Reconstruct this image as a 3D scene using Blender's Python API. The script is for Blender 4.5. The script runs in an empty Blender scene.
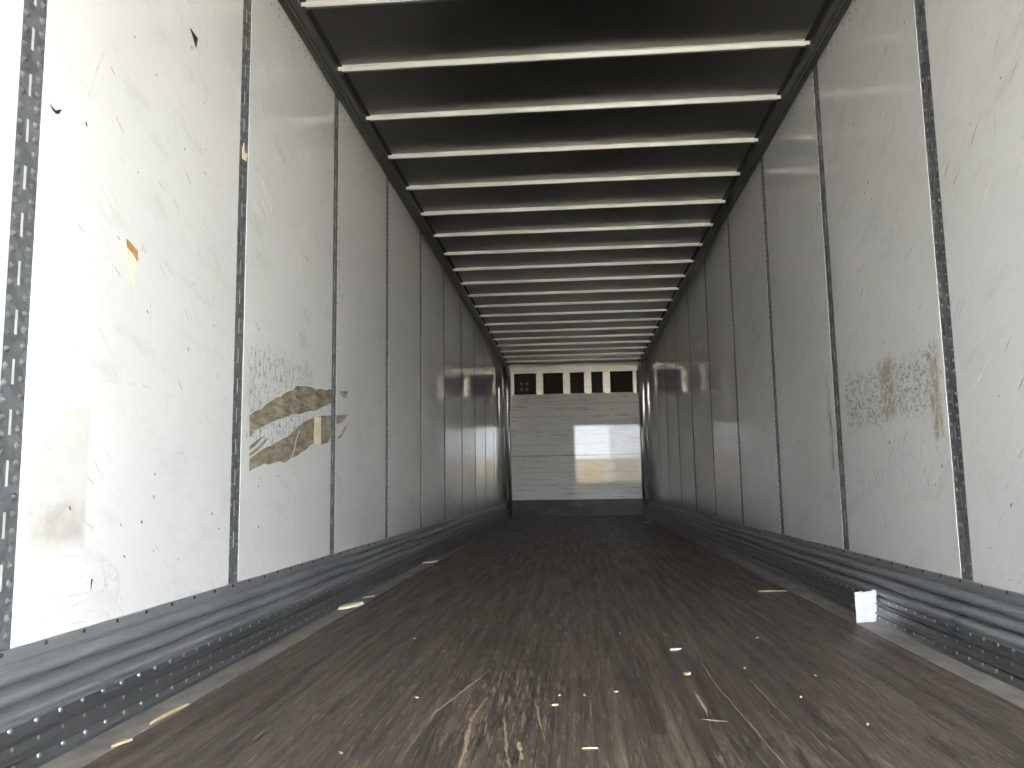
import bpy, math, random
from mathutils import Matrix, Vector
random.seed(7)
S = bpy.context.scene
C = S.collection

# ------------------------------------------------------------------ camera
W, D, H = 2.565, 14.53, 2.743           # inside width, depth of the front wall from the camera, roof sheet height
yaw, pit, roll = .0754, .1226, -.0164
F = Vector((-math.sin(yaw)*math.cos(pit), math.cos(yaw)*math.cos(pit), math.sin(pit)))
R0 = Vector((math.cos(yaw), math.sin(yaw), 0)); U0 = R0.cross(F)
R = R0*math.cos(roll)+U0*math.sin(roll); U = -R0*math.sin(roll)+U0*math.cos(roll)
cam = bpy.data.objects.new('camera', bpy.data.cameras.new('camera')); C.objects.link(cam)
M = Matrix.Identity(4)
for i in range(3):
    M[i][0] = R[i]; M[i][1] = U[i]; M[i][2] = -F[i]
M[0][3], M[1][3], M[2][3] = 1.259, 0, .5939
cam.matrix_world = M
cam.data.sensor_width = 36; cam.data.lens = 807.035/1024*36
cam.data.clip_start = .05; cam.data.clip_end = 500
S.camera = cam
# ------------------------------------------------------------------ sky, sun, exposure
wd = bpy.data.worlds.new('sky'); S.world = wd; wd.use_nodes = True
bg = wd.node_tree.nodes['Background']
bg.inputs[0].default_value = (.90, .95, 1.0, 1); bg.inputs[1].default_value = 6.0
sun = bpy.data.objects.new('sun', bpy.data.lights.new('sun', 'SUN')); C.objects.link(sun)
sun.data.energy = 9; sun.data.angle = .03; sun.data.color = (1, .93, .80)
sun.rotation_euler = Vector((.25, -.55, -.8)).to_track_quat('-Z', 'Y').to_euler()   # high, from beyond the front wall
S.view_settings.view_transform = 'Standard'; S.view_settings.look = 'None'
S.view_settings.gamma = 1; S.view_settings.use_curve_mapping = False
S.view_settings.exposure = 3.18
S.cycles.max_bounces = 16; S.cycles.diffuse_bounces = 8; S.cycles.glossy_bounces = 8
S.cycles.use_denoising = True
S.cycles.sample_clamp_indirect = 12

# ------------------------------------------------------------------ helpers
class MB:
    def __init__(s): s.v = []; s.f = []; s.m = []; s.sm = []
    def add(s, vs, fs, mi=0, smooth=False):
        o = len(s.v); s.v += [tuple(v) for v in vs]
        for f in fs: s.f.append(tuple(o+i for i in f)); s.m.append(mi); s.sm.append(smooth)
        return s
    def box(s, x0, x1, y0, y1, z0, z1, mi=0):
        x0, x1 = sorted((x0, x1)); y0, y1 = sorted((y0, y1)); z0, z1 = sorted((z0, z1))
        return s.add([(x, y, z) for z in (z0, z1) for y in (y0, y1) for x in (x0, x1)],
                     [(0, 2, 3, 1), (4, 5, 7, 6), (0, 1, 5, 4), (2, 6, 7, 3), (0, 4, 6, 2), (1, 3, 7, 5)], mi)
    def sweep(s, prof, axis, a, b, mi=0, smooth=False, cap=True):
        """closed profile swept straight along an axis; prof in the two other axes"""
        n = len(prof)
        def P(p, t): return {'y': (p[0], t, p[1]), 'x': (t, p[0], p[1]), 'z': (p[0], p[1], t)}[axis]
        vs = [P(p, a) for p in prof]+[P(p, b) for p in prof]
        fs = [(i, (i+1) % n, n+(i+1) % n, n+i) for i in range(n)]
        if cap: fs += [tuple(range(n))[::-1], tuple(range(n, 2*n))]
        return s.add(vs, fs, mi, smooth)
    def dome(s, c, n, r, h, seg=8, mi=0):
        n = Vector(n).normalized(); t = n.orthogonal().normalized(); b = n.cross(t); c = Vector(c)
        vs = []
        for rr, hh in ((r, 0), (r*.8, h*.6), (r*.4, h*.95)):
            for k in range(seg):
                a = 2*math.pi*k/seg; vs.append(c+t*rr*math.cos(a)+b*rr*math.sin(a)+n*hh)
        vs.append(c+n*h)
        fs = [(j*seg+k, j*seg+(k+1) % seg, (j+1)*seg+(k+1) % seg, (j+1)*seg+k) for j in range(2) for k in range(seg)]
        fs += [(2*seg+k, 2*seg+(k+1) % seg, 3*seg) for k in range(seg)]
        return s.add(vs, fs, mi, True)
    def cyl(s, c, axis, r, l, seg=24, mi=0):
        pr = [(r*math.cos(2*math.pi*k/seg), r*math.sin(2*math.pi*k/seg)) for k in range(seg)]
        i, j = {'z': (0, 1), 'y': (0, 2), 'x': (1, 2)}[axis]
        q = [(c[i]+a, c[j]+b) for a, b in pr]; k = {'z': 2, 'y': 1, 'x': 0}[axis]
        return s.sweep(q, axis, c[k], c[k]+l, mi, True)
    def build(s, name, mats, parent=None, bevel=0):
        me = bpy.data.meshes.new(name); me.from_pydata(s.v, [], s.f)
        for m in (mats if isinstance(mats, (list, tuple)) else [mats]): me.materials.append(m)
        me.polygons.foreach_set('material_index', s.m); me.polygons.foreach_set('use_smooth', s.sm)
        me.update()
        import bmesh
        bm = bmesh.new(); bm.from_mesh(me); bmesh.ops.recalc_face_normals(bm, faces=bm.faces); bm.to_mesh(me); bm.free()
        o = bpy.data.objects.new(name, me); C.objects.link(o)
        if parent: o.parent = parent
        if bevel:
            b = o.modifiers.new('bevel', 'BEVEL'); b.width = bevel; b.segments = 2; b.limit_method = 'ANGLE'
        return o

def tag(o, label, cat, group=None, kind=None):
    o['label'] = label; o['category'] = cat
    if group: o['group'] = group
    if kind: o['kind'] = kind
    return o
def struct(o, label=None, cat=None):
    o['kind'] = 'structure'
    if label: o['label'] = label
    if cat: o['category'] = cat
    return o
def empty(name, loc=(0, 0, 0), rz=0):
    o = bpy.data.objects.new(name, None); C.objects.link(o); o.location = loc; o.rotation_euler = (0, 0, rz)
    o.empty_display_size = .05
    return o
def copy_tree(o, parent=None):
    kids = list(o.children)
    c = o.copy(); C.objects.link(c); c.parent = parent
    for ch in kids: copy_tree(ch, c)
    return c

# ------------------------------------------------------------------ materials
class NT:
    def __init__(s, name, rough=.5, metal=0, base=(.8, .8, .8), spec=.5):
        s.mat = bpy.data.materials.new(name); s.mat.use_nodes = True
        s.t = s.mat.node_tree; s.b = s.t.nodes['Principled BSDF']
        s.b.inputs['Roughness'].default_value = rough; s.b.inputs['Metallic'].default_value = metal
        s.b.inputs['Base Color'].default_value = (*base, 1); s.b.inputs['Specular IOR Level'].default_value = spec
        s._p = None
    def n(s, t, **k):
        x = s.t.nodes.new(t)
        for a, b in k.items(): setattr(x, a, b)
        return x
    def l(s, a, b): s.t.links.new(a, b)
    def pos(s):
        if not s._p: s._p = s.n('ShaderNodeNewGeometry').outputs['Position']
        return s._p
    def map(s, scale=(1, 1, 1), rot=(0, 0, 0), loc=(0, 0, 0), pre=None):
        v = s.pos()
        if rot != (0, 0, 0):
            r = s.n('ShaderNodeMapping'); r.inputs['Rotation'].default_value = rot; s.l(v, r.inputs[0]); v = r.outputs[0]
        m = s.n('ShaderNodeMapping'); m.inputs['Scale'].default_value = scale; m.inputs['Location'].default_value = loc
        s.l(v, m.inputs[0]); return m.outputs[0]
    def noise(s, scale, vec=None, detail=4, rough=.55):
        x = s.n('ShaderNodeTexNoise'); x.inputs['Scale'].default_value = scale
        x.inputs['Detail'].default_value = detail; x.inputs['Roughness'].default_value = rough
        s.l(vec if vec else s.pos(), x.inputs['Vector']); return x.outputs['Fac']
    def ramp(s, fac, stops):
        x = s.n('ShaderNodeValToRGB'); e = x.color_ramp.elements
        while len(e) < len(stops): e.new(.5)
        for i, (p, c) in enumerate(stops):
            e[i].position = p; e[i].color = (c, c, c, 1) if isinstance(c, (int, float)) else (*c, 1)
        s.l(fac, x.inputs[0]); return x.outputs[0]
    def math(s, op, a, b=None, clamp=False):
        x = s.n('ShaderNodeMath', operation=op, use_clamp=clamp)
        for i, q in enumerate((a, b)):
            if q is None: continue
            if isinstance(q, (int, float)): x.inputs[i].default_value = q
            else: s.l(q, x.inputs[i])
        return x.outputs[0]
    def mix(s, fac, a, b, mode='MIX'):
        x = s.n('ShaderNodeMix', data_type='RGBA', blend_type=mode)
        for sock, q in ((x.inputs[0], fac), (x.inputs[6], a), (x.inputs[7], b)):
            if isinstance(q, (int, float)): sock.default_value = q
            elif isinstance(q, tuple): sock.default_value = (*q, 1)
            else: s.l(q, sock)
        return x.outputs[2]
    def sep(s):
        x = s.n('ShaderNodeSeparateXYZ'); s.l(s.pos(), x.inputs[0]); return x.outputs
    def boxmask(s, lo, hi, soft=.01, jitter=0.0, axes=(1, 2)):
        """soft rectangle in world metres; lo / hi are given for the listed axes"""
        p = s.sep(); r = None
        nz = s.math('MULTIPLY', s.math('SUBTRACT', s.noise(14), .5), jitter) if jitter else None
        for k, ax in enumerate(axes):
            v = p[ax]
            if nz: v = s.math('ADD', v, nz)
            a = s.math('DIVIDE', s.math('SUBTRACT', v, lo[k]), soft, True)
            b = s.math('DIVIDE', s.math('SUBTRACT', hi[k], v), soft, True)
            q = s.math('MULTIPLY', a, b); r = q if r is None else s.math('MULTIPLY', r, q)
        return r
    def bump(s, h, strength=.2, dist=.002):
        x = s.n('ShaderNodeBump'); x.inputs['Strength'].default_value = strength; x.inputs['Distance'].default_value = dist
        s.l(h, x.inputs['Height']); s.l(x.outputs[0], s.b.inputs['Normal'])
    def color(s, c): s.l(c, s.b.inputs['Base Color'])
    def rough(s, c): s.l(c, s.b.inputs['Roughness'])

def liner_material(name, side):
    t = NT(name, rough=.004); t.b.inputs['IOR'].default_value = 1.56
    c = t.ramp(t.noise(.9, detail=3), [(.3, (.60, .60, .585)), (.7, (.66, .66, .65))])
    # diagonal strokes left by cargo, thin and grey
    mask = t.ramp(t.noise(1.6, t.map(loc=(3, 7, 1)), 2), [(.42, 0), (.62, 1)])
    for k, (rot, sc, thr, dark) in enumerate([((.82, 0, 0), (1, 5, 190), .645, .38), ((.05, 0, 0), (1, 4, 170), .68, .45), ((1.50, 0, 0), (1, 6, 200), .67, .4), ((.60, 0, 0), (1, 9, 120), .67, .42)]):
        v = t.map(scale=sc, rot=(rot[0], 0, 0), loc=(k*3.1, k*1.7+side*9, k*.9))
        s1 = t.ramp(t.noise(1, v, 3, .6), [(thr-.02, 0), (thr+.035, 1)])
        m2 = t.ramp(t.noise(2.3, t.map(loc=(k*5+side, 2, k*2)), 2), [(.47, 0), (.60, 1)])
        c = t.mix(t.math('MULTIPLY', s1, t.math('MULTIPLY', m2, .75)), c, (dark, dark, dark*.96))
    # small black nicks
    sp = t.ramp(t.noise(34, t.map(loc=(1, side*4, 2)), 2), [(.755, 0), (.775, 1)])
    sp = t.math('MULTIPLY', sp, t.ramp(t.noise(3.0, t.map(loc=(9, side, 5)), 1), [(.50, 0), (.6, 1)]))
    c = t.mix(t.math('MULTIPLY', sp, .9), c, (.05, .05, .05))
    # smeared grime
    g = t.ramp(t.noise(1, t.map(scale=(1, 3, 9), rot=(.3, 0, 0)), 5, .7), [(.55, 0), (.78, 1)])
    c = t.mix(t.math('MULTIPLY', g, .5), c, (.42, .41, .39))
    if side:   # right wall: worn brown band behind the first panels, thin vertical scrapes under it
        m = t.boxmask((2.95, .80), (3.995, 1.085), .05, .10)
        n = t.ramp(t.noise(1, t.map(scale=(1, 42, 60)), 6, .9), [(.50, 0), (.57, 1)])
        c = t.mix(t.math('MULTIPLY', m, t.math('MULTIPLY', n, .8)), c, (.16, .13, .095))
        m = t.boxmask((2.95, .72), (3.06, 1.10), .03, .05)
        n = t.ramp(t.noise(1, t.map(scale=(1, 60, 22)), 6, .8), [(.44, 0), (.56, 1)])
        c = t.mix(t.math('MULTIPLY', m, n), c, (.36, .29, .19))
        m = t.boxmask((3.36, .82), (3.55, 1.11), .04, .05)
        c = t.mix(t.math('MULTIPLY', m, n), c, (.38, .31, .21))
        m = t.boxmask((2.95, .45), (4.3, .85), .12, .15)
        n = t.ramp(t.noise(1, t.map(scale=(1, 50, 16)), 6, .85), [(.565, 0), (.63, 1)])
        c = t.mix(t.math('MULTIPLY', m, t.math('MULTIPLY', n, .8)), c, (.27, .26, .245))
        m = t.boxmask((4.19, .62), (4.27, 1.15), .02, .04)
        n = t.ramp(t.noise(1, t.map(scale=(1, 60, 14)), 5, .8), [(.50, 0), (.58, 1)])
        c = t.mix(t.math('MULTIPLY', m, n), c, (.30, .22, .14))
    else:      # left wall: ghost of a removed sheet, worn area above the torn liner
        m = t.boxmask((1.72, .445), (2.018, .81), .008, .01)
        n = t.ramp(t.noise(6, t.map(scale=(1, 1, 1.6)), 4), [(.35, (.40, .375, .32)), (.65, (.52, .50, .45))])
        c = t.mix(t.math('MULTIPLY', m, .38), c, n)
        m = t.boxmask((1.78, .46), (2.018, .58), .02, .02)
        c = t.mix(t.math('MULTIPLY', t.math('MULTIPLY', m, t.ramp(t.noise(9, detail=5), [(.4, .1), (.6, 1)])), .55), c, (.34, .31, .27))
        m = t.boxmask((3.0, .72), (3.85, 1.20), .08, .14)
        n = t.ramp(t.noise(1, t.map(scale=(1, 46, 26)), 7, .9), [(.52, 0), (.58, 1)])
        c = t.mix(t.math('MULTIPLY', m, t.math('MULTIPLY', n, .9)), c, (.17, .155, .13))
        m = t.boxmask((3.03, .80), (3.10, 1.08), .02, .03)
        n = t.ramp(t.noise(1, t.map(scale=(1, 50, 24)), 6, .8), [(.50, 0), (.60, 1)])
        c = t.mix(t.math('MULTIPLY', m, t.math('MULTIPLY', n, .8)), c, (.38, .27, .13))
        m = t.boxmask((4.2, .6), (4.5, 1.15), .08, .10)
        n = t.ramp(t.noise(1, t.map(scale=(1, 50, 14)), 5, .8), [(.58, 0), (.66, 1)])
        c = t.mix(t.math('MULTIPLY', m, t.math('MULTIPLY', n, .6)), c, (.35, .33, .30))
    t.color(c)
    return t.mat
def simple(name, base, rough=.5, metal=0, var=.15, scale=20, vscale=(1, 1, 1), bump=0):
    t = NT(name, rough, metal)
    lo = tuple(c*(1-var) for c in base); hi = tuple(min(1, c*(1+var)) for c in base)
    n = t.noise(scale, t.map(scale=vscale), 5, .65)
    t.color(t.ramp(n, [(.3, lo), (.7, hi)]))
    if bump: t.bump(n, bump, .001)
    return t.mat
def galvanised(name, base, rough=.38, metal=.75, stain=None):
    t = NT(name, rough, metal)
    v = t.n('ShaderNodeTexVoronoi'); v.inputs['Scale'].default_value = 55; t.l(t.pos(), v.inputs['Vector'])
    a = t.n('ShaderNodeSeparateColor'); t.l(v.outputs['Color'], a.inputs[0])
    g = t.math('ADD', t.math('MULTIPLY', a.outputs[0], .45), t.math('MULTIPLY', t.noise(7, detail=5), .6))
    c = t.ramp(g, [(.2, tuple(x*.62 for x in base)), (.85, tuple(min(1, x*1.35) for x in base))])
    t.color(c); t.rough(t.ramp(t.noise(16), [(.3, rough-.08), (.7, rough+.12)]))
    return t.mat
def scuff_material(name, side, dark=.78, metal=.45):
    t = NT(name, .33, metal)
    n = t.noise(1, t.map(scale=(3, 1.4, 5)), 5, .6)
    c = t.ramp(n, [(.3, tuple(dark*q for q in (.23, .245, .255))), (.7, tuple(dark*q for q in (.38, .40, .415)))])
    s = t.ramp(t.noise(1, t.map(scale=(5, 3, 120), loc=(0, side*3, 0)), 4, .7), [(.62, 0), (.72, 1)])
    c = t.mix(t.math('MULTIPLY', s, .5), c, (.22, .225, .23))
    d = t.ramp(t.noise(1, t.map(scale=(4, 3, 9), loc=(4, side*2, 1)), 5), [(.5, 0), (.75, 1)])
    c = t.mix(t.math('MULTIPLY', d, .4), c, (.22, .21, .195))
    if side:
        m = t.math('MAXIMUM', t.boxmask((2.84, .150), (3.05, .196), .02, .04), t.boxmask((2.79, .05), (2.88, .165), .03, .04))
        m = t.math('MULTIPLY', m, t.ramp(t.noise(25, detail=4), [(.36, .25), (.6, 1)]))
        c = t.mix(t.math('MULTIPLY', m, .7), c, (.03, .10, .19))
    t.color(c)
    return t.mat
def floor_material():
    t = NT('worn_laminated_oak', .5)
    rot = t.n('ShaderNodeMapping'); rot.inputs['Rotation'].default_value = (0, 0, math.pi/2); t.l(t.pos(), rot.inputs[0])
    b = t.n('ShaderNodeTexBrick'); b.offset = .37; b.offset_frequency = 3; b.squash = 1
    b.inputs['Scale'].default_value = 1; b.inputs['Brick Width'].default_value = .85; b.inputs['Row Height'].default_value = .034
    b.inputs['Mortar Size'].default_value = .0014; b.inputs['Mortar Smooth'].default_value = .3
    b.inputs['Color1'].default_value = (0, 0, 0, 1); b.inputs['Color2'].default_value = (1, 1, 1, 1); b.inputs['Mortar'].default_value = (.5, .5, .5, 1)
    t.l(rot.outputs[0], b.inputs['Vector'])
    c = t.ramp(b.outputs['Color'], [(0, (.022, .0155, .011)), (.35, (.042, .031, .0225)), (.8, (.060, .0445, .033)), (1, (.080, .059, .043))])
    # broad grey traffic film, fine grain, dark furrows, pale raw splinters
    f = t.ramp(t.noise(1, t.map(scale=(3, .55, 1)), 5, .6), [(.3, 0), (.7, 1)])
    c = t.mix(t.math('MULTIPLY', f, .40), c, (.066, .053, .042))
    g = t.ramp(t.noise(1, t.map(scale=(70, 9, 1)), 8, .85), [(.38, .45), (.62, 1.6)])
    c = t.mix(1.0, c, g, 'MULTIPLY')
    d = t.ramp(t.noise(1, t.map(scale=(60, 3.4, 1), rot=(0, 0, .03), loc=(3, 5, 0)), 5, .7), [(.54, 0), (.60, 1)])
    c = t.mix(t.math('MULTIPLY', d, .75), c, (.014, .010, .008))
    near = t.ramp(t.noise(1, t.map(scale=(1.1, .5, 1), loc=(.3, 1.15, 0)), 3), [(.40, .1), (.60, 1)])
    e = t.ramp(t.noise(1, t.map(scale=(110, 6, 1), rot=(0, 0, -.035), loc=(1, 2, 0)), 5, .7), [(.555, 0), (.61, 1)])
    c = t.mix(t.math('MULTIPLY', t.math('MULTIPLY', e, near), .8), c, (.25, .185, .125))
    e2 = t.ramp(t.noise(1, t.map(scale=(140, 14, 1), loc=(6, 1, 0)), 4, .7), [(.61, 0), (.66, 1)])
    c = t.mix(t.math('MULTIPLY', e2, .6), c, (.20, .165, .13))
    # pale rubbed stretch to the right of the middle, far in
    w = t.boxmask((1.52, 5.6), (1.86, 13.6), .12, .25, axes=(0, 1))
    wn = t.ramp(t.noise(1, t.map(scale=(60, 1.6, 1), loc=(2, 3, 0)), 5, .7), [(.45, 0), (.62, 1)])
    c = t.mix(t.math('MULTIPLY', t.math('MULTIPLY', w, wn), .7), c, (.24, .21, .18))
    cr = t.ramp(t.noise(60, detail=2), [(.78, 0), (.80, 1)])
    c = t.mix(cr, c, (.38, .33, .26))
    c = t.mix(b.outputs['Fac'], c, (.018, .015, .012))
    t.color(c)
    t.rough(t.ramp(t.noise(1, t.map(scale=(30, 1.5, 1)), 4), [(.3, .38), (.7, .62)]))
    h = t.math('ADD', t.math('MULTIPLY', g, .5), t.math('MULTIPLY', d, -1.0))
    t.bump(h, .5, .0015)
    return t.mat

linerL = liner_material('white_liner_left', 0); linerR = liner_material('white_liner_right', 1)
backing = simple('white_primer', (.52, .52, .50), .6, var=.08)
steel = galvanised('galvanised_steel', (.105, .112, .115), .6, .15)
scuffL = scuff_material('scuff_steel_left', 0); scuffR = scuff_material('scuff_steel_right', 1)
plateL = scuff_material('dimpled_steel_left', 0, .62, .8); plateR = scuff_material('dimpled_steel_right', 1, .62, .8)
darkrivet = simple('dark_rivet', (.05, .05, .05), .5, .3)
dimplem = simple('bright_worn_steel', (.48, .49, .50), .38, .9, var=.2, scale=60)
rail_m = simple('dark_aluminium_rail', (.085, .083, .078), .38, .6, var=.25, scale=5, vscale=(4, .4, 4))
black = simple('black_gap_shade', (.008, .008, .008), .8)
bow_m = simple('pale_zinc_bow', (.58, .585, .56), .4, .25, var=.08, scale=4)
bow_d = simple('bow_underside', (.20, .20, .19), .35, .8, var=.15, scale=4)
floor_m = floor_material()
edge_m = simple('dusty_steel_strip', (.19, .175, .155), .55, .3, var=.4, scale=5, vscale=(3, 1, 1), bump=.3)
plymat = NT('exposed_plywood', .7)
_n = plymat.noise(1, plymat.map(scale=(1, 7, 30)), 6, .75)
_c = plymat.ramp(_n, [(.36, (.12, .098, .065)), (.5, (.23, .195, .14)), (.64, (.33, .29, .225))])
_k = plymat.ramp(plymat.noise(1, plymat.map(scale=(1, 30, 90)), 6, .8), [(.56, 0), (.62, 1)])
plymat.color(plymat.mix(plymat.math('MULTIPLY', _k, .7), _c, (.07, .055, .04))); plymat = plymat.mat
tape_m = simple('buff_tape', (.62, .54, .38), .6, var=.1)
ink = simple('black_scuff', (.03, .03, .03), .6)
grey_ink = simple('grey_scuff', (.50, .495, .48), .6, var=.2)
rust = simple('brown_glue', (.42, .22, .08), .6, var=.4, scale=30)
cream = simple('cream_residue', (.68, .60, .42), .6, var=.15, scale=30)

# ------------------------------------------------------------------ floor, roof, outside
Y0 = -1.15                              # the rear doorway
o = MB().box(-.06, W+.06, Y0, D+.05, -.06, 0).build('floor', floor_m)
struct(o, 'worn dark brown laminated wood trailer floor', 'floor'); floor = o
for sgn, nm in ((0, 'trim_1'), (1, 'trim_2')):
    x0, x1 = (.04, .180) if not sgn else (W-.180, W-.04)
    o = MB().box(x0, x1, Y0, D-.02, 0, .003).build(nm, edge_m, bevel=.001)
    struct(o, 'dusty grey metal strip along the %s edge of the wood floor' % ('left' if not sgn else 'right'), 'floor trim')
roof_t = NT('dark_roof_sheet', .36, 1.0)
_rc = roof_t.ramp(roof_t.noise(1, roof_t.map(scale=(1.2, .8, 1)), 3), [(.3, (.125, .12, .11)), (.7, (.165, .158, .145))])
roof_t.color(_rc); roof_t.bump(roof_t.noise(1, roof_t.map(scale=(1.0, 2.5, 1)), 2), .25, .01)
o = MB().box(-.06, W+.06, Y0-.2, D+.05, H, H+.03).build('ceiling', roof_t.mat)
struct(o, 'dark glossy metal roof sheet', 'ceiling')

ground_m = simple('sunlit_concrete', (.43, .39, .32), .9, var=.12, scale=.6)
o = MB().box(-60, 60, -90, 30, -1.45, -1.25).build('ground', ground_m); struct(o, 'pale concrete yard behind the trailer', 'ground')
tan = simple('tan_masonry', (.46, .38, .28), .8, var=.06, scale=.4)
o = MB().box(-30, 45, -64, -58, -1.25, 3.1).build('exterior_building', tan); o['kind'] = 'structure'

o = MB().box(-30, 45, -57.9, -57, -1.25, .55).build('added_dark_screen', simple('added_screen_dark', (.03, .035, .025), .9)); o['kind'] = 'structure'  # unseen dark screen, added to dim the lower part of the doorway reflection

# ------------------------------------------------------------------ side walls
PITCH = 1.2188
LP = [1.7182+PITCH*k for k in range(-2, 11)]
RP = [2.8836+PITCH*k for k in range(-3, 10)]
ZB, ZT = .243, 2.7376
HW = .0425
def side_wall(side):
    nm = 'wall_left' if not side else 'wall_right'
    sx = (lambda x: x) if not side else (lambda x: W-x)
    back = .007 if not side else .016
    wall = MB().box(sx(-back), sx(-.06), Y0, D+.05, -.05, H).build(nm, backing)
    struct(wall, 'white-lined %s side wall of the trailer' % ('left' if not side else 'right'), 'wall')
    P = LP if not side else RP
    edges = [Y0]+P+[D-.01]
    mat = linerL if not side else linerR
    panels = []
    for i in range(len(edges)-1):
        a = edges[i]+(HW if i else 0); b = edges[i+1]-(HW if i < len(edges)-2 else 0)
        if b-a < .03: continue
        m = MB().box(sx(0), sx(-.006), a, b, ZB-.03, ZT+.005)
        n = int((b-a)/.088)
        for k in range(n):
            y = a+.03+k*.088
            for z in (2.708, 2.673): m.dome((sx(0), y, z), (1 if not side else -1, 0, 0), .0042, .0022, 6, 1)
        panels.append(m.build('liner_panel', [mat, darkrivet], wall))
    return wall, panels, sx
wallL, panL, sL = side_wall(0)
wallR, panR, sR = side_wall(1)

# ------------------------------------------------------------------ slotted wall posts
def post_mesh(side):
    m = MB(); s = 1 if not side else -1
    z0, z1 = ZB, ZT
    xf, xb = -s*.0025, -s*.0045            # plate face and back, behind the liner's face
    sw = .0055
    m.box(xf, xb, -HW, -sw, z0, z1); m.box(xf, xb, sw, HW, z0, z1)
    slots = [1.694+.1145*k for k in range(-13, 10)]; prev = z0
    for zt in slots:
        zb = zt-.058
        if zb < z0+.02 or zt > z1-.02: continue
        m.box(xf, xb, -sw, sw, prev, zb); prev = zt
    m.box(xf, xb, -sw, sw, prev, z1)
    k = 0; z = z0+.02
    while z < z1-.02:
        for y, dz in ((-.027, 0), (.027, .014)):
            c = (xf, y, z+dz)
            m.dome(c, (s, 0, 0), .0098, .0042, 10)
            m.dome((xf+s*.0032, y, z+dz), (s, 0, 0), .0040, .0028, 6)
        z += .0382
    return m
ordn = ['first', 'second', 'third', 'fourth', 'fifth', 'sixth', 'seventh', 'eighth', 'ninth', 'tenth', 'eleventh', 'twelfth', 'thirteenth']
def posts(side):
    proto = None
    P = LP if not side else RP
    sd = 'left' if not side else 'right'
    vis = [y for y in P if y > (1.0 if not side else 2.0)]
    for y in P:
        if proto is None:
            o = proto = post_mesh(side).build('wall_post', steel)
        else:
            o = proto.copy(); C.objects.link(o)
        o.location = (0 if not side else W, y, 0)
        if y not in vis: L = 'slotted steel post of the %s wall, beside the rear doorway' % sd if y < 0 else 'slotted steel post of the %s wall, level with the camera' % sd
        else:
            j = vis.index(y)
            if j == 0: L = 'widest-looking slotted steel post on the %s wall, with row of slots clearly seen' % sd
            elif j == 1 and not side: L = 'slotted steel post on left wall with a yellow tape scrap, before the torn liner'
            elif j == 1: L = 'slotted steel post on right wall just beyond the brown worn liner patch'
            elif j == 2 and not side: L = 'slotted steel post on left wall crossing the tip of the torn brown patch'
            elif j == len(vis)-1: L = 'slotted steel wall post on the %s, last one before the front wall' % sd
            else: L = 'slotted steel wall post, %s from the rear among those seen on the %s wall' % (ordn[j], sd)
        tag(o, L, 'post', 'slotted posts of the %s wall' % sd)
posts(0); posts(1)

# ------------------------------------------------------------------ marks on the liner (sub-parts of their panel)
def decal(name, mat, polys, panel, side=0, h=.0007):
    m = MB(); s = 1 if not side else -1; x = 0 if not side else W
    for p in polys:
        n = len(p)
        m.add([(x+s*h, a, b) for a, b in p]+[(x-s*.001, a, b) for a, b in p],
              [tuple(range(n))]+[(i, (i+1) % n, n+(i+1) % n, n+i) for i in range(n)])
    return m.build(name, mat, panel)
def stroke(pts, w, lo=.7, hi=1.2):
    L, Rr = [], []
    for i, (a, b) in enumerate(pts):
        p, q = pts[max(0, i-1)], pts[min(len(pts)-1, i+1)]
        dx, dy = q[0]-p[0], q[1]-p[1]; l = math.hypot(dx, dy) or 1
        ww = w*(.35+.65*math.sin(math.pi*(i+.5)/len(pts)))*random.uniform(lo, hi)
        L.append((a-dy/l*ww, b+dx/l*ww)); Rr.append((a+dy/l*ww, b-dx/l*ww))
    return L+Rr[::-1]
def panel_at(pans, y):
    for p in pans:
        ys = [v.co.y for v in p.data.vertices]
        if min(ys) <= y <= max(ys): return p
UP = [(3.049,.875),(3.105,.897),(3.165,.912),(3.226,.94),(3.323,.975),(3.38,.985),(3.426,1.006),(3.536,1.036),(3.58,1.056),(3.627,1.061),(3.709,1.07),(3.809,1.075),(3.86,1.070),(3.915,1.082),(4.02,1.086),(4.076,1.097),(4.111,1.097),(4.112,1.025),(3.95,.988),(3.86,.965),(3.742,.951),(3.64,.930),(3.555,.921),(3.456,.902),(3.362,.883),(3.278,.863),(3.231,.852),(3.169,.836),(3.11,.818),(3.072,.796),(3.054,.787)]
LO = [(3.058,.706),(3.106,.721),(3.155,.737),(3.215,.754),(3.279,.767),(3.356,.787),(3.437,.807),(3.497,.82),(3.533,.84),(3.57,.85),(3.609,.87),(3.675,.891),(3.744,.908),(3.83,.927),(3.921,.942),(4.081,.959),(4.112,.962),(4.112,.845),(4.086,.834),(4.06,.815),(4.037,.811),(3.958,.8),(3.896,.801),(3.821,.796),(3.78,.790),(3.75,.774),(3.695,.755),(3.66,.752),(3.629,.738),(3.564,.726),(3.502,.713),(3.442,.696),(3.40,.702),(3.349,.698),(3.262,.686),(3.21,.690),(3.158,.676),(3.099,.667),(3.061,.657)]
S1 = [(3.056,.753),(3.103,.771),(3.162,.793),(3.202,.802),(3.152,.777),(3.104,.755),(3.057,.738)]
S2 = [(3.057,.727),(3.134,.753),(3.214,.788),(3.251,.798),(3.194,.763),(3.125,.735),(3.058,.713)]
TP = [(3.836,.929),(3.939,.941),(3.945,.805),(3.896,.801),(3.83,.802)]
P3 = [[(4.205,.970),(4.425,.994),(4.368,.965),(4.294,.935),(4.205,.923)], [(4.224,.849),(4.296,.877),(4.369,.924),(4.4,.924),(4.355,.891),(4.289,.855),(4.224,.843)], [(4.258,1.105),(4.421,1.123),(4.395,1.095),(4.364,1.076),(4.289,1.084)]]
pA = panel_at(panL, 2.2); pB = panel_at(panL, 3.5); pC = panel_at(panL, 4.8)
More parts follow.
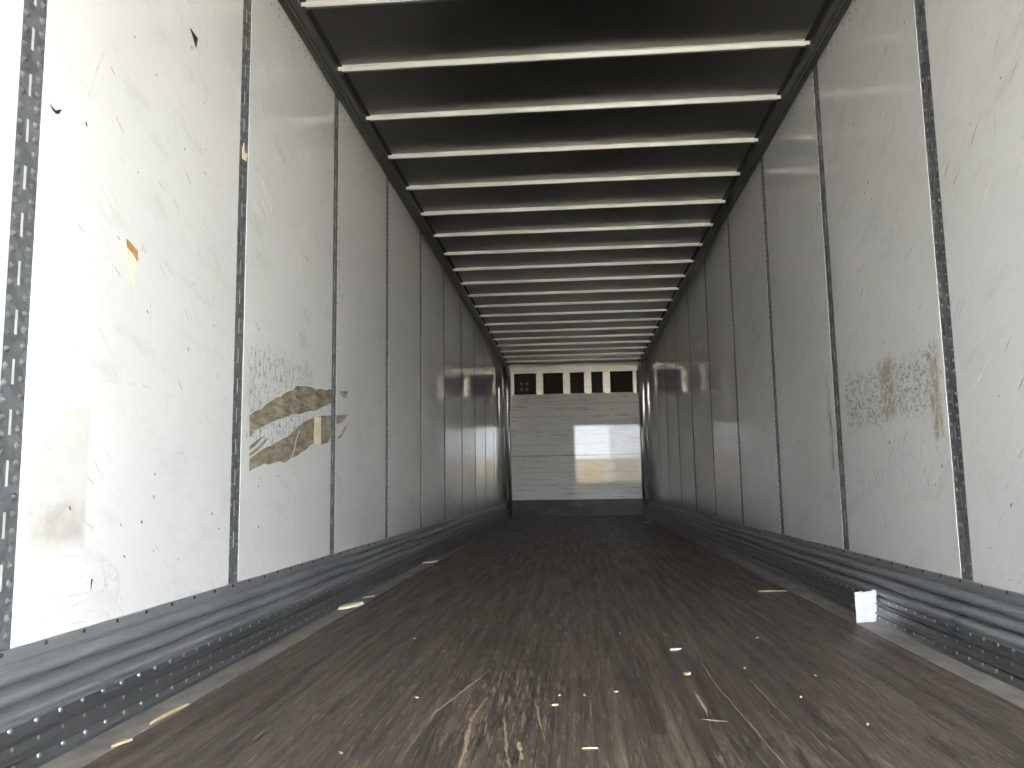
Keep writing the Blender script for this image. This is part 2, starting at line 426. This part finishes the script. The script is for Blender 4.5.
o = decal('torn_patch', plymat, [UP, LO, S1, S2], pB); o['label'] = 'torn liner showing brown plywood in two lens shapes'
def outline(P, w, a, b): return [stroke(P[a:b], w)]
decal('curled_tear_edge', grey_ink, [stroke(UP[:17], .0028), stroke(LO[17:], .0028), stroke([(3.52,.72),(3.56,.76),(3.58,.80),(3.62,.85)], .004)], pB, h=.0016)
decal('tape_strip', tape_m, [TP], pB, h=.0016)
o = decal('torn_patch', plymat, P3, pC); o['label'] = 'pointed ends of the torn brown patch'
decal('scuff_mark', ink, [[(2.472,2.142),(2.531,2.136),(2.518,2.094)], [(1.784,1.536),(1.808,1.529),(1.833,1.544),(1.822,1.526),(1.811,1.521),(1.798,1.524)],
      [(2.05,.365),(2.058,.365),(2.05,.335)], [(2.28,.50),(2.29,.505),(2.292,.495)]], pA)
decal('glue_stain', rust, [[(2.143,1.306),(2.165,1.302),(2.207,1.287),(2.207,1.255),(2.180,1.272),(2.150,1.282)]], pA)
decal('residue', cream, [[(2.150,1.280),(2.178,1.272),(2.205,1.250),(2.190,1.215),(2.196,1.185),(2.180,1.175),(2.168,1.200),(2.172,1.235),(2.150,1.250)]], pA)
def spline(pts, n):
    out = []; P = [pts[0]]+list(pts)+[pts[-1]]
    for i in range(1, len(P)-2):
        for k in range(n):
            f = k/n
            out.append(tuple(.5*(2*P[i][q]+(P[i+1][q]-P[i-1][q])*f+(2*P[i-1][q]-5*P[i][q]+4*P[i+1][q]-P[i+2][q])*f*f+(3*P[i][q]-P[i-1][q]-3*P[i+1][q]+P[i+2][q])*f**3) for q in (0, 1)))
    return out+[pts[-1]]
def arc(pts, w, n=4):
    return stroke(spline(pts, n), w)
decal('tyre_scuff', grey_ink, [arc([(1.898,.437),(1.998,.429),(2.07,.417),(2.11,.4),(2.15,.385),(2.17,.37),(2.182,.334),(2.170,.285),(2.164,.262)], .0035),
      arc([(1.90,.334),(1.95,.336),(2.02,.332),(2.093,.338),(2.15,.350),(2.18,.358)], .0035), arc([(1.80,.300),(1.88,.300),(1.95,.303),(2.05,.316),(2.12,.305)], .0025),
      arc([(2.10,.39),(2.115,.35),(2.112,.32)], .006)], pA)
def marks(seed, y0, y1, z0, z1, n, ang, ln, w):
    rr = random.Random(seed); out = []
    for _ in range(n):
        y, z = rr.uniform(y0, y1), rr.uniform(z0, z1); a = ang+rr.gauss(0, .12); l = ln*rr.uniform(.3, 1.2)
        out.append(stroke([(y+l*t*math.cos(a), z+l*t*math.sin(a)+rr.uniform(-.002, .002)) for t in (0, .25, .5, .75, 1)], w*rr.uniform(.5, 1.3)))
    return out
decal('scratch', grey_ink, marks(1, 2.0, 2.75, 1.25, 2.35, 22, -.72, .11, .0016)+[arc([(2.05,.887),(2.2,.895),(2.35,.893),(2.524,.872)], .003), arc([(2.30,1.93),(2.45,1.85),(2.55,1.76)], .004), arc([(2.50,1.80),(2.68,1.70),(2.83,1.62)], .004), arc([(1.93,1.61),(1.96,1.70),(2.0,1.80)], .004)], pA)
decal('scratch', grey_ink, marks(2, 3.0, 3.9, 1.2, 2.5, 30, -.72, .12, .0016), pB)
decal('scratch', grey_ink, marks(3, 3.05, 3.9, 1.0, 2.5, 34, -.72, .14, .0016), panel_at(panR, 3.5), 1)
decal('scratch', grey_ink, marks(4, 1.9, 2.7, .8, 2.3, 26, -.72, .12, .0014), panel_at(panR, 2.3), 1)
decal('scratch', grey_ink, marks(5, 4.25, 5.1, .8, 2.5, 24, -.72, .14, .0018), panel_at(panR, 4.7), 1)
smudge = simple('dark_smudge', (.30, .29, .27), .6, var=.3)
for sd, y0, y1, n in ((11, 2.98, 3.98, 26), (12, 1.75, 2.78, 18), (13, 4.25, 5.1, 18), (14, 5.5, 6.3, 12)):
    decal('smudge', smudge, marks(sd, y0, y1, .6, 2.5, n, -.75, .07, .0022), panel_at(panR, (y0+y1)/2), 1)
decal('smudge', smudge, marks(15, 3.02, 4.0, 1.1, 2.3, 16, -.75, .06, .0020), pB)
decal('smudge', smudge, marks(16, 1.9, 2.8, .5, 2.2, 14, -.65, .05, .0018), pA)
decal('nick', ink, marks(6, 1.85, 2.8, .35, 2.3, 26, -1.0, .012, .0022), pA)
decal('nick', ink, marks(7, 3.0, 4.0, .4, 2.4, 16, -.9, .014, .0025), pB)
decal('nick', ink, marks(8, 2.98, 3.95, .35, 2.4, 16, -.9, .016, .0028), panel_at(panR, 3.5), 1)
decal('nick', ink, marks(9, 1.9, 2.75, .35, 2.2, 12, -.9, .014, .0022), panel_at(panR, 2.3), 1)

# yellow scrap stuck on the second post
m = MB()
m.add([(.0008, 2.925, 1.868), (.0012, 2.962, 1.872), (.0016, 2.966, 1.905), (.0012, 2.945, 1.900), (.0010, 2.935, 1.935), (.0008, 2.922, 1.900),
       (-.002, 2.925, 1.868), (-.002, 2.962, 1.872), (-.002, 2.966, 1.905), (-.002, 2.945, 1.900), (-.002, 2.935, 1.935), (-.002, 2.922, 1.900)],
      [(0, 1, 2, 3, 4, 5)]+[(i, (i+1) % 6, 6+(i+1) % 6, 6+i) for i in range(6)]+[(11, 10, 9, 8, 7, 6)])
tag(m.build('tape_scrap', cream), 'small torn yellow tape scrap stuck on a left wall post', 'tape')

# ------------------------------------------------------------------ scuff bands
def rib(xi, zt, xo, zb, xn):
    """one rib: a short shoulder running out, a rounded upright face, an underside cut back to the next recess"""
    d = xo-xi
    return [(xi, zt), (xi+d*.45, zt-.003), (xo-.004, zt-.008), (xo-.001, zt-.012), (xo, zt-.017), (xo, zb+.005), (xo-.002, zb+.001), (xo-.006, zb-.001), (xn, zb-.003), (xn, zb-.010)]
prof = [(.004, .2485), (.012, .2485), (.0135, .246), (.0145, .222), (.013, .219), (.0085, .217), (.0085, .210)]
prof += rib(.0095, .209, .033, .183, .013)+rib(.015, .172, .053, .146, .033)+rib(.035, .135, .074, .113, .060)
prof += [(.0695,.1015),(.0720,.086),(.0820,.0795),(.0820,.0765),(.0700,.0740),(.0700,.0700),(.0765,.066),(.0775,.047),(.0860,.0405),(.0860,.0375),(.0740,.0350),(.0740,.0310),(.0800,.027),(.0825,.010),(.090,.004),(.090,.0032),(.004,.0032)]
def scuff(side):
    m = MB(); sx = (lambda x: x) if not side else (lambda x: W-x); s = 1 if not side else -1
    pr = [(sx(a), b) for a, b in prof]
    ya = Y0; 
    cuts = [Y0, .72, 3.79, 6.86, 9.93, 13.0, D-.02] if not side else [Y0, 1.95, 5.0, 8.1, 11.2, D-.02]
    for a, b in zip(cuts, cuts[1:]):
        f0 = len(m.f); m.sweep(pr, 'y', a+.0008, b-.0008, 0)
        for q in range(len(pr)):                       # the dimpled strips below the ribs are bare steel
            if max(prof[q][1], prof[(q+1) % len(pr)][1]) < .1025 and min(prof[q][0], prof[(q+1) % len(pr)][0]) > .05: m.m[f0+q] = 3
    y = Y0+.03
    while y < D-.1:
        m.dome((sx(.0130), y, .2425), (s, 0, 0), .0065, .0045, 6, 1); y += .149
    y = Y0+.03+(.028 if not side else 0)
    while y < D-.1:
        for x, z in ((.0700, .0965), (.0745, .0600), (.0800, .0225)): m.dome((sx(x), y, z), (s, 0, 0), .0070, .0038, 10, 2)
        y += .0838
    o = m.build('baseboard_left' if not side else 'baseboard_right', [scuffL if not side else scuffR, darkrivet, dimplem, plateL if not side else plateR])
    struct(o, 'ribbed grey steel scuff band with rows of dimples along the %s wall' % ('left' if not side else 'right'), 'baseboard')
scuff(0); scuff(1)

# ------------------------------------------------------------------ top rails with black gap-shade strip
rp = [(-.02,2.7372),(0,2.7372),(.006,2.730),(.012,2.7235),(.030,2.7205),(.040,2.7245),(.048,2.7175),(.056,2.7165),(.062,2.7215),(.068,2.7165),(.095,2.7160),(.096,2.7175),(.096,2.732),(.090,2.7425),(-.02,2.7425)]
for side in (0, 1):
    sx = (lambda x: x) if not side else (lambda x: W-x)
    m = MB().sweep([(sx(a), b) for a, b in rp], 'y', Y0, D-.03)
    m.box(sx(.0955), sx(.120), Y0, D-.03, 2.7375, 2.7428, 1)  # black strip stands in for the shade of the gap below the roof
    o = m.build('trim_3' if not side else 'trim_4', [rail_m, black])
    struct(o, 'dark metal top rail where the %s wall meets the roof' % ('left' if not side else 'right'), 'rail')

# ------------------------------------------------------------------ roof bows
def make_bow():
    root = empty('roof_bow')
    m = MB(); x0, x1 = .0965, W-.0965; nseg = 24; t = .0022
    def section(x, off):
        # crowned a little in the middle, faintly bent
        c = 0.0
        return c
    # web facing the rear doors, then bottom flange, then hem
    pr = [(0, 2.7428), (-.004, 2.736), (-.0035, 2.7175), (0, 2.7155), (.003, 2.7150), (.003, 2.7180), (.0005, 2.7195), (0, 2.736), (.003, 2.7428)]
    m.sweep(pr, 'x', x0, x1, 0)
    m.box(x0, x1, -.010, -.0002, 2.7405, 2.7428)
    m.build('web', bow_m, root)
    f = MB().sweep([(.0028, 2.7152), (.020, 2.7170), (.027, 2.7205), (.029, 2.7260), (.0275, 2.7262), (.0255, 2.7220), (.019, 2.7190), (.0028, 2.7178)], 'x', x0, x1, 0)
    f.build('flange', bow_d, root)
    for xs, s in ((x0, 1), (x1, -1)):
        e = MB(); e.box(xs-s*.012, xs+s*.020, -.0075, .030, 2.7122, 2.7150)
        e.dome((xs+s*.004, .012, 2.7124), (0, 0, -1), .006, .004, 8)
        e.build('end_clip', rail_m, root)
    return root
bow = make_bow()
BY = [3.3153-.03+.567*k for k in range(-7, 20)]
seen = [y for y in BY if y > 2.5]
for i, y in enumerate(BY):
    o = bow if i == 0 else copy_tree(bow)
    o.location = (random.uniform(-.0005, .0005), y, 0); o.rotation_euler = (0, 0, random.gauss(0, .0006))
    if y in seen:
        j = seen.index(y)
        if j == 0: L = 'pale metal roof bow cut by the top edge of the view'
        elif j < 13: L = 'pale metal roof bow, %s from the rear among the bows seen' % ordn[j]
        elif j == len(seen)-1: L = 'pale metal roof bow, last one before the front wall'
        else: L = 'pale metal roof bow, %s counted back from the front wall' % ordn[len(seen)-1-j]
    else: L = 'pale metal roof bow overhead near the rear doorway'
    tag(o, L, 'roof bow', 'roof bows across the ceiling')

# ------------------------------------------------------------------ front wall
fl = NT('front_liner', rough=.03); fl.b.inputs['IOR'].default_value = 1.27
c = fl.ramp(fl.noise(1.2, detail=3), [(.3, (.74, .735, .715)), (.7, (.80, .795, .775))])
for k, (sz, thr) in enumerate([((2.2, 1, 60), .60), ((5, 1, 120), .64), ((1.2, 1, 34), .63)]):
    s_ = fl.ramp(fl.noise(1, fl.map(scale=sz, loc=(k*3, 0, k*7)), 4, .7), [(thr-.02, 0), (thr+.04, 1)])
    c = fl.mix(fl.math('MULTIPLY', s_, .65), c, (.28, .25, .23))
p = fl.sep()
for zz in (.55, .78, 1.278, 1.52, 1.78, 2.0):
    ln = fl.math('LESS_THAN', fl.math('ABSOLUTE', fl.math('SUBTRACT', p[2], zz)), .006)
    c = fl.mix(fl.math('MULTIPLY', ln, .35), c, (.3, .28, .26))
ln = fl.math('LESS_THAN', fl.math('ABSOLUTE', fl.math('SUBTRACT', p[2], 1.075)), .009)
c = fl.mix(fl.math('MULTIPLY', ln, .7), c, (.22, .20, .19))
warm_reflection = fl.boxmask((1.30, .50), (1.80, .93), .10, .08, axes=(0, 2)); c = fl.mix(fl.math('MULTIPLY', warm_reflection, .5), c, (.70, .56, .38))  # warm part of the doorway reflection, painted into the liner colour
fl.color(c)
fw = MB().box(-.06, W+.06, D+.012, D+.06, -.05, H).build('wall_front', backing)
struct(fw, 'white front wall at the far end of the trailer', 'wall')
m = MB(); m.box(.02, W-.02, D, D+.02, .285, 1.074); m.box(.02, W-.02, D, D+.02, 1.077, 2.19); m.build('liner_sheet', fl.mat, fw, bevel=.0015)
kick = NT('kick_plate', .35, 0, spec=.12)
_k = kick.ramp(kick.noise(1, kick.map(scale=(2.5, 1, 9)), 6, .7), [(.38, (.009, .009, .0085)), (.62, (.028, .028, .028)), (.78, (.13, .13, .14))])
kick.color(_k)
m = MB().box(.02, W-.02, D-.006, D+.02, 0, .294)
for k in range(14): m.dome((.2+k*.17, D-.006, .275), (0, -1, 0), .007, .004, 6)
m.build('kick_plate', kick.mat, fw, bevel=.002)
white_m = simple('bright_aluminium_stud', (.52, .505, .47), .32, .55, var=.1, scale=6)
m = MB(); m.box(.139, W-.139, D-.020, D+.02, 2.572, 2.70); m.box(.139, W-.139, D-.030, D-.018, 2.683, 2.70); m.box(.139, W-.139, D-.026, D-.018, 2.572, 2.583)
m.build('header_rail', white_m, fw, bevel=.002)
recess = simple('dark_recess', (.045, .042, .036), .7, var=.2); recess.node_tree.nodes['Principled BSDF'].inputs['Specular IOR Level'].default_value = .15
studs = [(.140, .200), (.602, .727), (1.088, 1.215), (1.468, 1.598), (1.805, 1.935), (2.342, 2.402)]
for a, b in studs:
    m = MB(); w = b-a
    if w > .1:     # hat section: raised centre between two flanges
        m.box(a, b, D-.004, D+.01, 2.18, 2.60); m.box(a+.028, b-.028, D-.030, D, 2.18, 2.60)
        for z in (2.20, 2.30, 2.42, 2.54):
            m.dome((a+.014, D-.004, z), (0, -1, 0), .007, .004, 6, 1); m.dome((b-.014, D-.004, z), (0, -1, 0), .007, .004, 6, 1)
    else:
        m.box(a, b, D-.004, D+.01, 2.18, 2.60); m.box(a+.02, b-.015, D-.024, D, 2.18, 2.60)
    m.build('stud', [white_m, darkrivet], fw)
for i in range(5):
    m = MB().box(studs[i][1]-.01, studs[i+1][0]+.01, D+.006, D+.013, 2.185, 2.58)
    q = m.build('recess_panel', recess, fw)
    if i == 0:
        k = MB()
        for dx in (0, .098):
            for dz in (0, .098): k.dome((.335+dx, D+.006, 2.285+dz), (0, -1, 0), .030, .010, 12)
        k.build('round_plug', simple('grey_plug', (.16, .155, .14), .4), q)
m = MB().box(.05, .14, D-.004, D+.012, 2.18, 2.6).box(2.402, W-.05, D-.004, D+.012, 2.18, 2.6); m.build('corner_filler', steel, fw)
cover_m = simple('dark_corner_steel', (.40, .40, .385), .32, .5, var=.2, scale=3)
# corner posts: folded steel cover with a round conduit in front
for side in (0, 1):
    sx = (lambda x: x) if not side else (lambda x: W-x)
    root = empty('corner_post', (0, 0, 0))
    tag(root, 'grey metal corner post with a round pipe at the front wall, %s corner' % ('left' if not side else 'right'), 'post', 'front corner posts')
    n = 10; q = .060
    pr = [(sx(0), D-.007), (sx(0), D-q)]+[(sx(q*math.sin(math.pi/2*k/n)), D-q*math.cos(math.pi/2*k/n)) for k in range(1, n)]+[(sx(q), D-.007)]
    MB().sweep(pr, 'z', .30, 2.715, 0, True).build('cover', cover_m, root)
    MB().cyl((sx(.099), D-.038, .004), 'z', .030, 2.66, 28).build('pipe', dimplem, root)
    for j in range(9): MB().cyl((sx(.099), D-.038, 2.06+j*.065), 'z', .0345, .024, 28).build('reflection_ring', cover_m, root)  # rings shaped to imitate banded reflections on the upper pipe

# ------------------------------------------------------------------ rear frame and the closed left door (behind the camera)
dm = simple('white_door_skin', (.60, .60, .58), .5, var=.06)
d1 = MB().box(.0, W/2, Y0-.05, Y0-.01, .0, 2.70).build('door_1', dm, bevel=.004); struct(d1, 'closed left rear door', 'door')
m = MB()
for z in (.35, 1.3, 2.3): m.box(.0, .16, Y0-.01, Y0+.004, z, z+.06)
m.build('hinge_strap', steel, d1)
m = MB().cyl((W/2-.12, Y0-.075, .05), 'z', .014, 2.6).build('lock_rod', steel, d1)
m = MB().box(-.08, 0, Y0-.08, Y0, -.1, 2.82).box(W, W+.08, Y0-.08, Y0, -.1, 2.82).box(-.08, W+.08, Y0-.08, Y0, 2.70, 2.82).box(-.08, W+.08, Y0-.08, Y0, -.12, 0)
o = m.build('trim_5', steel, bevel=.004); struct(o, 'steel rear door frame', 'frame')

# ------------------------------------------------------------------ paper, splinters and chips
def paper():
    nx, nz = 14, 18; m = MB(); rr = random.Random(3); vs = []
    A = Vector((2.392, 3.494, .0045)); B = Vector((2.491, 3.528, .0045)); up = Vector((.0, .012, 1)).normalized()
    ex = (B-A); nrm = ex.normalized().cross(up)
    import mathutils
    for j in range(nz+1):
        for i in range(nx+1):
            u, v = i/nx, j/nz
            top = .121+.0025*math.sin(u*9)+.0018*math.sin(u*23+1)+.006*u
            p = A+ex*u*(1+.03*math.sin(v*7))+up*v*top
            q = mathutils.noise.noise(Vector((u*3.1, v*4.3, 0)))*.006+mathutils.noise.noise(Vector((u*8, v*9, 3)))*.0022
            vs.append(p+nrm*q)
    fs = [(j*(nx+1)+i, j*(nx+1)+i+1, (j+1)*(nx+1)+i+1, (j+1)*(nx+1)+i) for j in range(nz) for i in range(nx)]
    m.add(vs, fs, 0, True)
    t = NT('white_paper', .8, base=(.45, .45, .475)); t.bump(t.noise(45, detail=4), .35, .003)
    o = m.build('paper_sheet', t.mat)
    s = o.modifiers.new('thick', 'SOLIDIFY'); s.thickness = .0006
    return tag(o, 'crumpled white paper sheet standing against the right scuff band', 'paper')
paper()
wood_m = simple('raw_pine', (.36, .27, .165), .7, var=.25, scale=10, vscale=(30, 4, 1))
pale_m = simple('pale_wood', (.45, .39, .29), .6, var=.15, scale=30)
cream_w = simple('cream_split_wood', (.62, .57, .43), .6, var=.15, scale=30)
white_s = simple('white_scrap', (.50, .50, .48), .6)
def chip(name, x, y, l, w, h, ang, mat, label, cat, z=.0, seed=0, group=None, bend=.1):
    rr = random.Random(seed); n = 9; L = []; Rr = []
    for i in range(n):
        f = i/(n-1); a = (f-.5)*l; ww = w/2*(math.sin(math.pi*min(max(f, .04), .96))**.6)*rr.uniform(.75, 1.15); b = bend*l*math.sin(f*3)*.3
        L.append((a, b+ww)); Rr.append((a, b-ww))
    P = L+Rr[::-1]; k = len(P)
    vs = [(px, py, 0) for px, py in P]+[(px*.96, py*.8, h*rr.uniform(.75, 1.1)) for px, py in P]
    m = MB().add(vs, [tuple(range(k))[::-1], tuple(range(k, 2*k))]+[(i, (i+1) % k, k+(i+1) % k, k+i) for i in range(k)])
    o = m.build(name, mat); o.location = (x, y, z+.0003); o.rotation_euler = (0, 0, ang)
    return tag(o, label, cat, group)
G = 'small wood crumbs on the floor'
chip('wood_chip', .143, 4.01, .19, .062, .012, 1.20, cream_w, 'pale yellowish wood chip on the left floor strip, largest of the chips', 'wood chip', .003, 1)
chip('wood_splinter', .146, 4.345, .085, .012, .005, .95, pale_m, 'thin pale splinter just beyond the large chip on the left', 'wood splinter', .003, 2)
chip('wood_splinter', .177, 2.145, .185, .013, .006, 1.50, wood_m, 'long tapering yellow splinter on the near left floor edge', 'wood splinter', .003, 3)
chip('wood_splinter', .184, 1.903, .058, .015, .005, 1.2, wood_m, 'short orange splinter nearest the camera on left floor strip', 'wood splinter', .003, 4)
chip('wood_chip', .138, 6.23, .15, .06, .010, .9, cream_w, 'small pale chip far along the left floor strip', 'wood chip', .003, 5)
chip('wood_splinter', 2.294, 4.50, .155, .022, .004, .05, wood_m, 'flat light splinter lying crosswise on the floor beyond the paper', 'wood splinter', 0, 6)
chip('paper_scrap', 2.29, 12.0, .10, .16, .008, .3, white_s, 'small white scrap on the floor before the right front corner', 'scrap', 0, 7)
chip('wood_splinter', 1.277, 1.904, .036, .005, .003, .05, wood_m, 'tiny straight pale splinter lying crosswise in the near floor middle', 'wood splinter', 0, 8)
chip('paper_scrap', 1.60, 2.99, .045, .025, .004, .4, white_s, 'small whitish scrap on the floor right of the middle', 'scrap', 0, 9)
chip('wood_chip', 1.19, 2.26, .018, .012, .003, .3, wood_m, 'small tan chip in the middle of the floor near the gouges', 'wood chip', 0, 10)
chip('wood_chip', 1.59, 2.62, .030, .024, .004, .8, wood_m, 'pinkish tan chip lying on the floor short of the whitish scrap', 'wood chip', 0, 11)
spots = [(1.62,4.4),(1.29,6.9),(.80,2.33),(1.20,2.36),(1.27,2.36),(1.36,2.40),(1.16,3.05),(1.42,3.3),(.62,3.2),(1.86,2.35),(1.93,3.2),(1.97,2.6),(2.10,4.1),(1.78,2.7),(.72,1.86),(1.95,2.1)]
for i, (x, y) in enumerate(spots):
    chip('wood_crumb', x, y, .007+.003*(i % 3), .004+.002*(i % 2), .003, i*1.3, pale_m, 'tiny pale wood crumb scattered on the brown floor', 'crumb', 0, 20+i, G)

# gouges where raw wood shows (parts of the floor)
gm = simple('raw_split_oak', (.26, .185, .12), .7, var=.35, scale=8, vscale=(60, 6, 1))
def gouge(pts, w):
    P = stroke([(a+random.uniform(-.002, .002), b) for a, b in spline(pts, 7)], w*.85, .25, 1.7); n = len(P)
    m = MB().add([(a, b, .0008) for a, b in P]+[(a, b, -.002) for a, b in P], [tuple(range(n))]+[(i, (i+1) % n, n+(i+1) % n, n+i) for i in range(n)])
    m.build('gouge', gm, floor)
gouge([(1.002,1.72),(.998,1.85),(.983,2.079),(.985,2.2),(1.001,2.333)], .0045)
gouge([(.873,2.164),(.91,2.35),(.975,2.701)], .0022)
gouge([(1.108,1.765),(1.09,1.9),(1.063,2.14)], .0035)
gouge([(1.13,1.83),(1.112,1.95)], .005)
gouge([(1.174,1.95),(1.134,2.314)], .0022)
gouge([(1.659,2.82),(1.655,2.5),(1.672,2.1),(1.684,1.70)], .0014)
gouge([(1.765,2.55),(1.768,2.322),(1.772,2.15)], .0013)
gouge([(1.58,2.40),(1.583,2.20)], .004)
gouge([(1.56,2.14),(1.62,2.12)], .006)
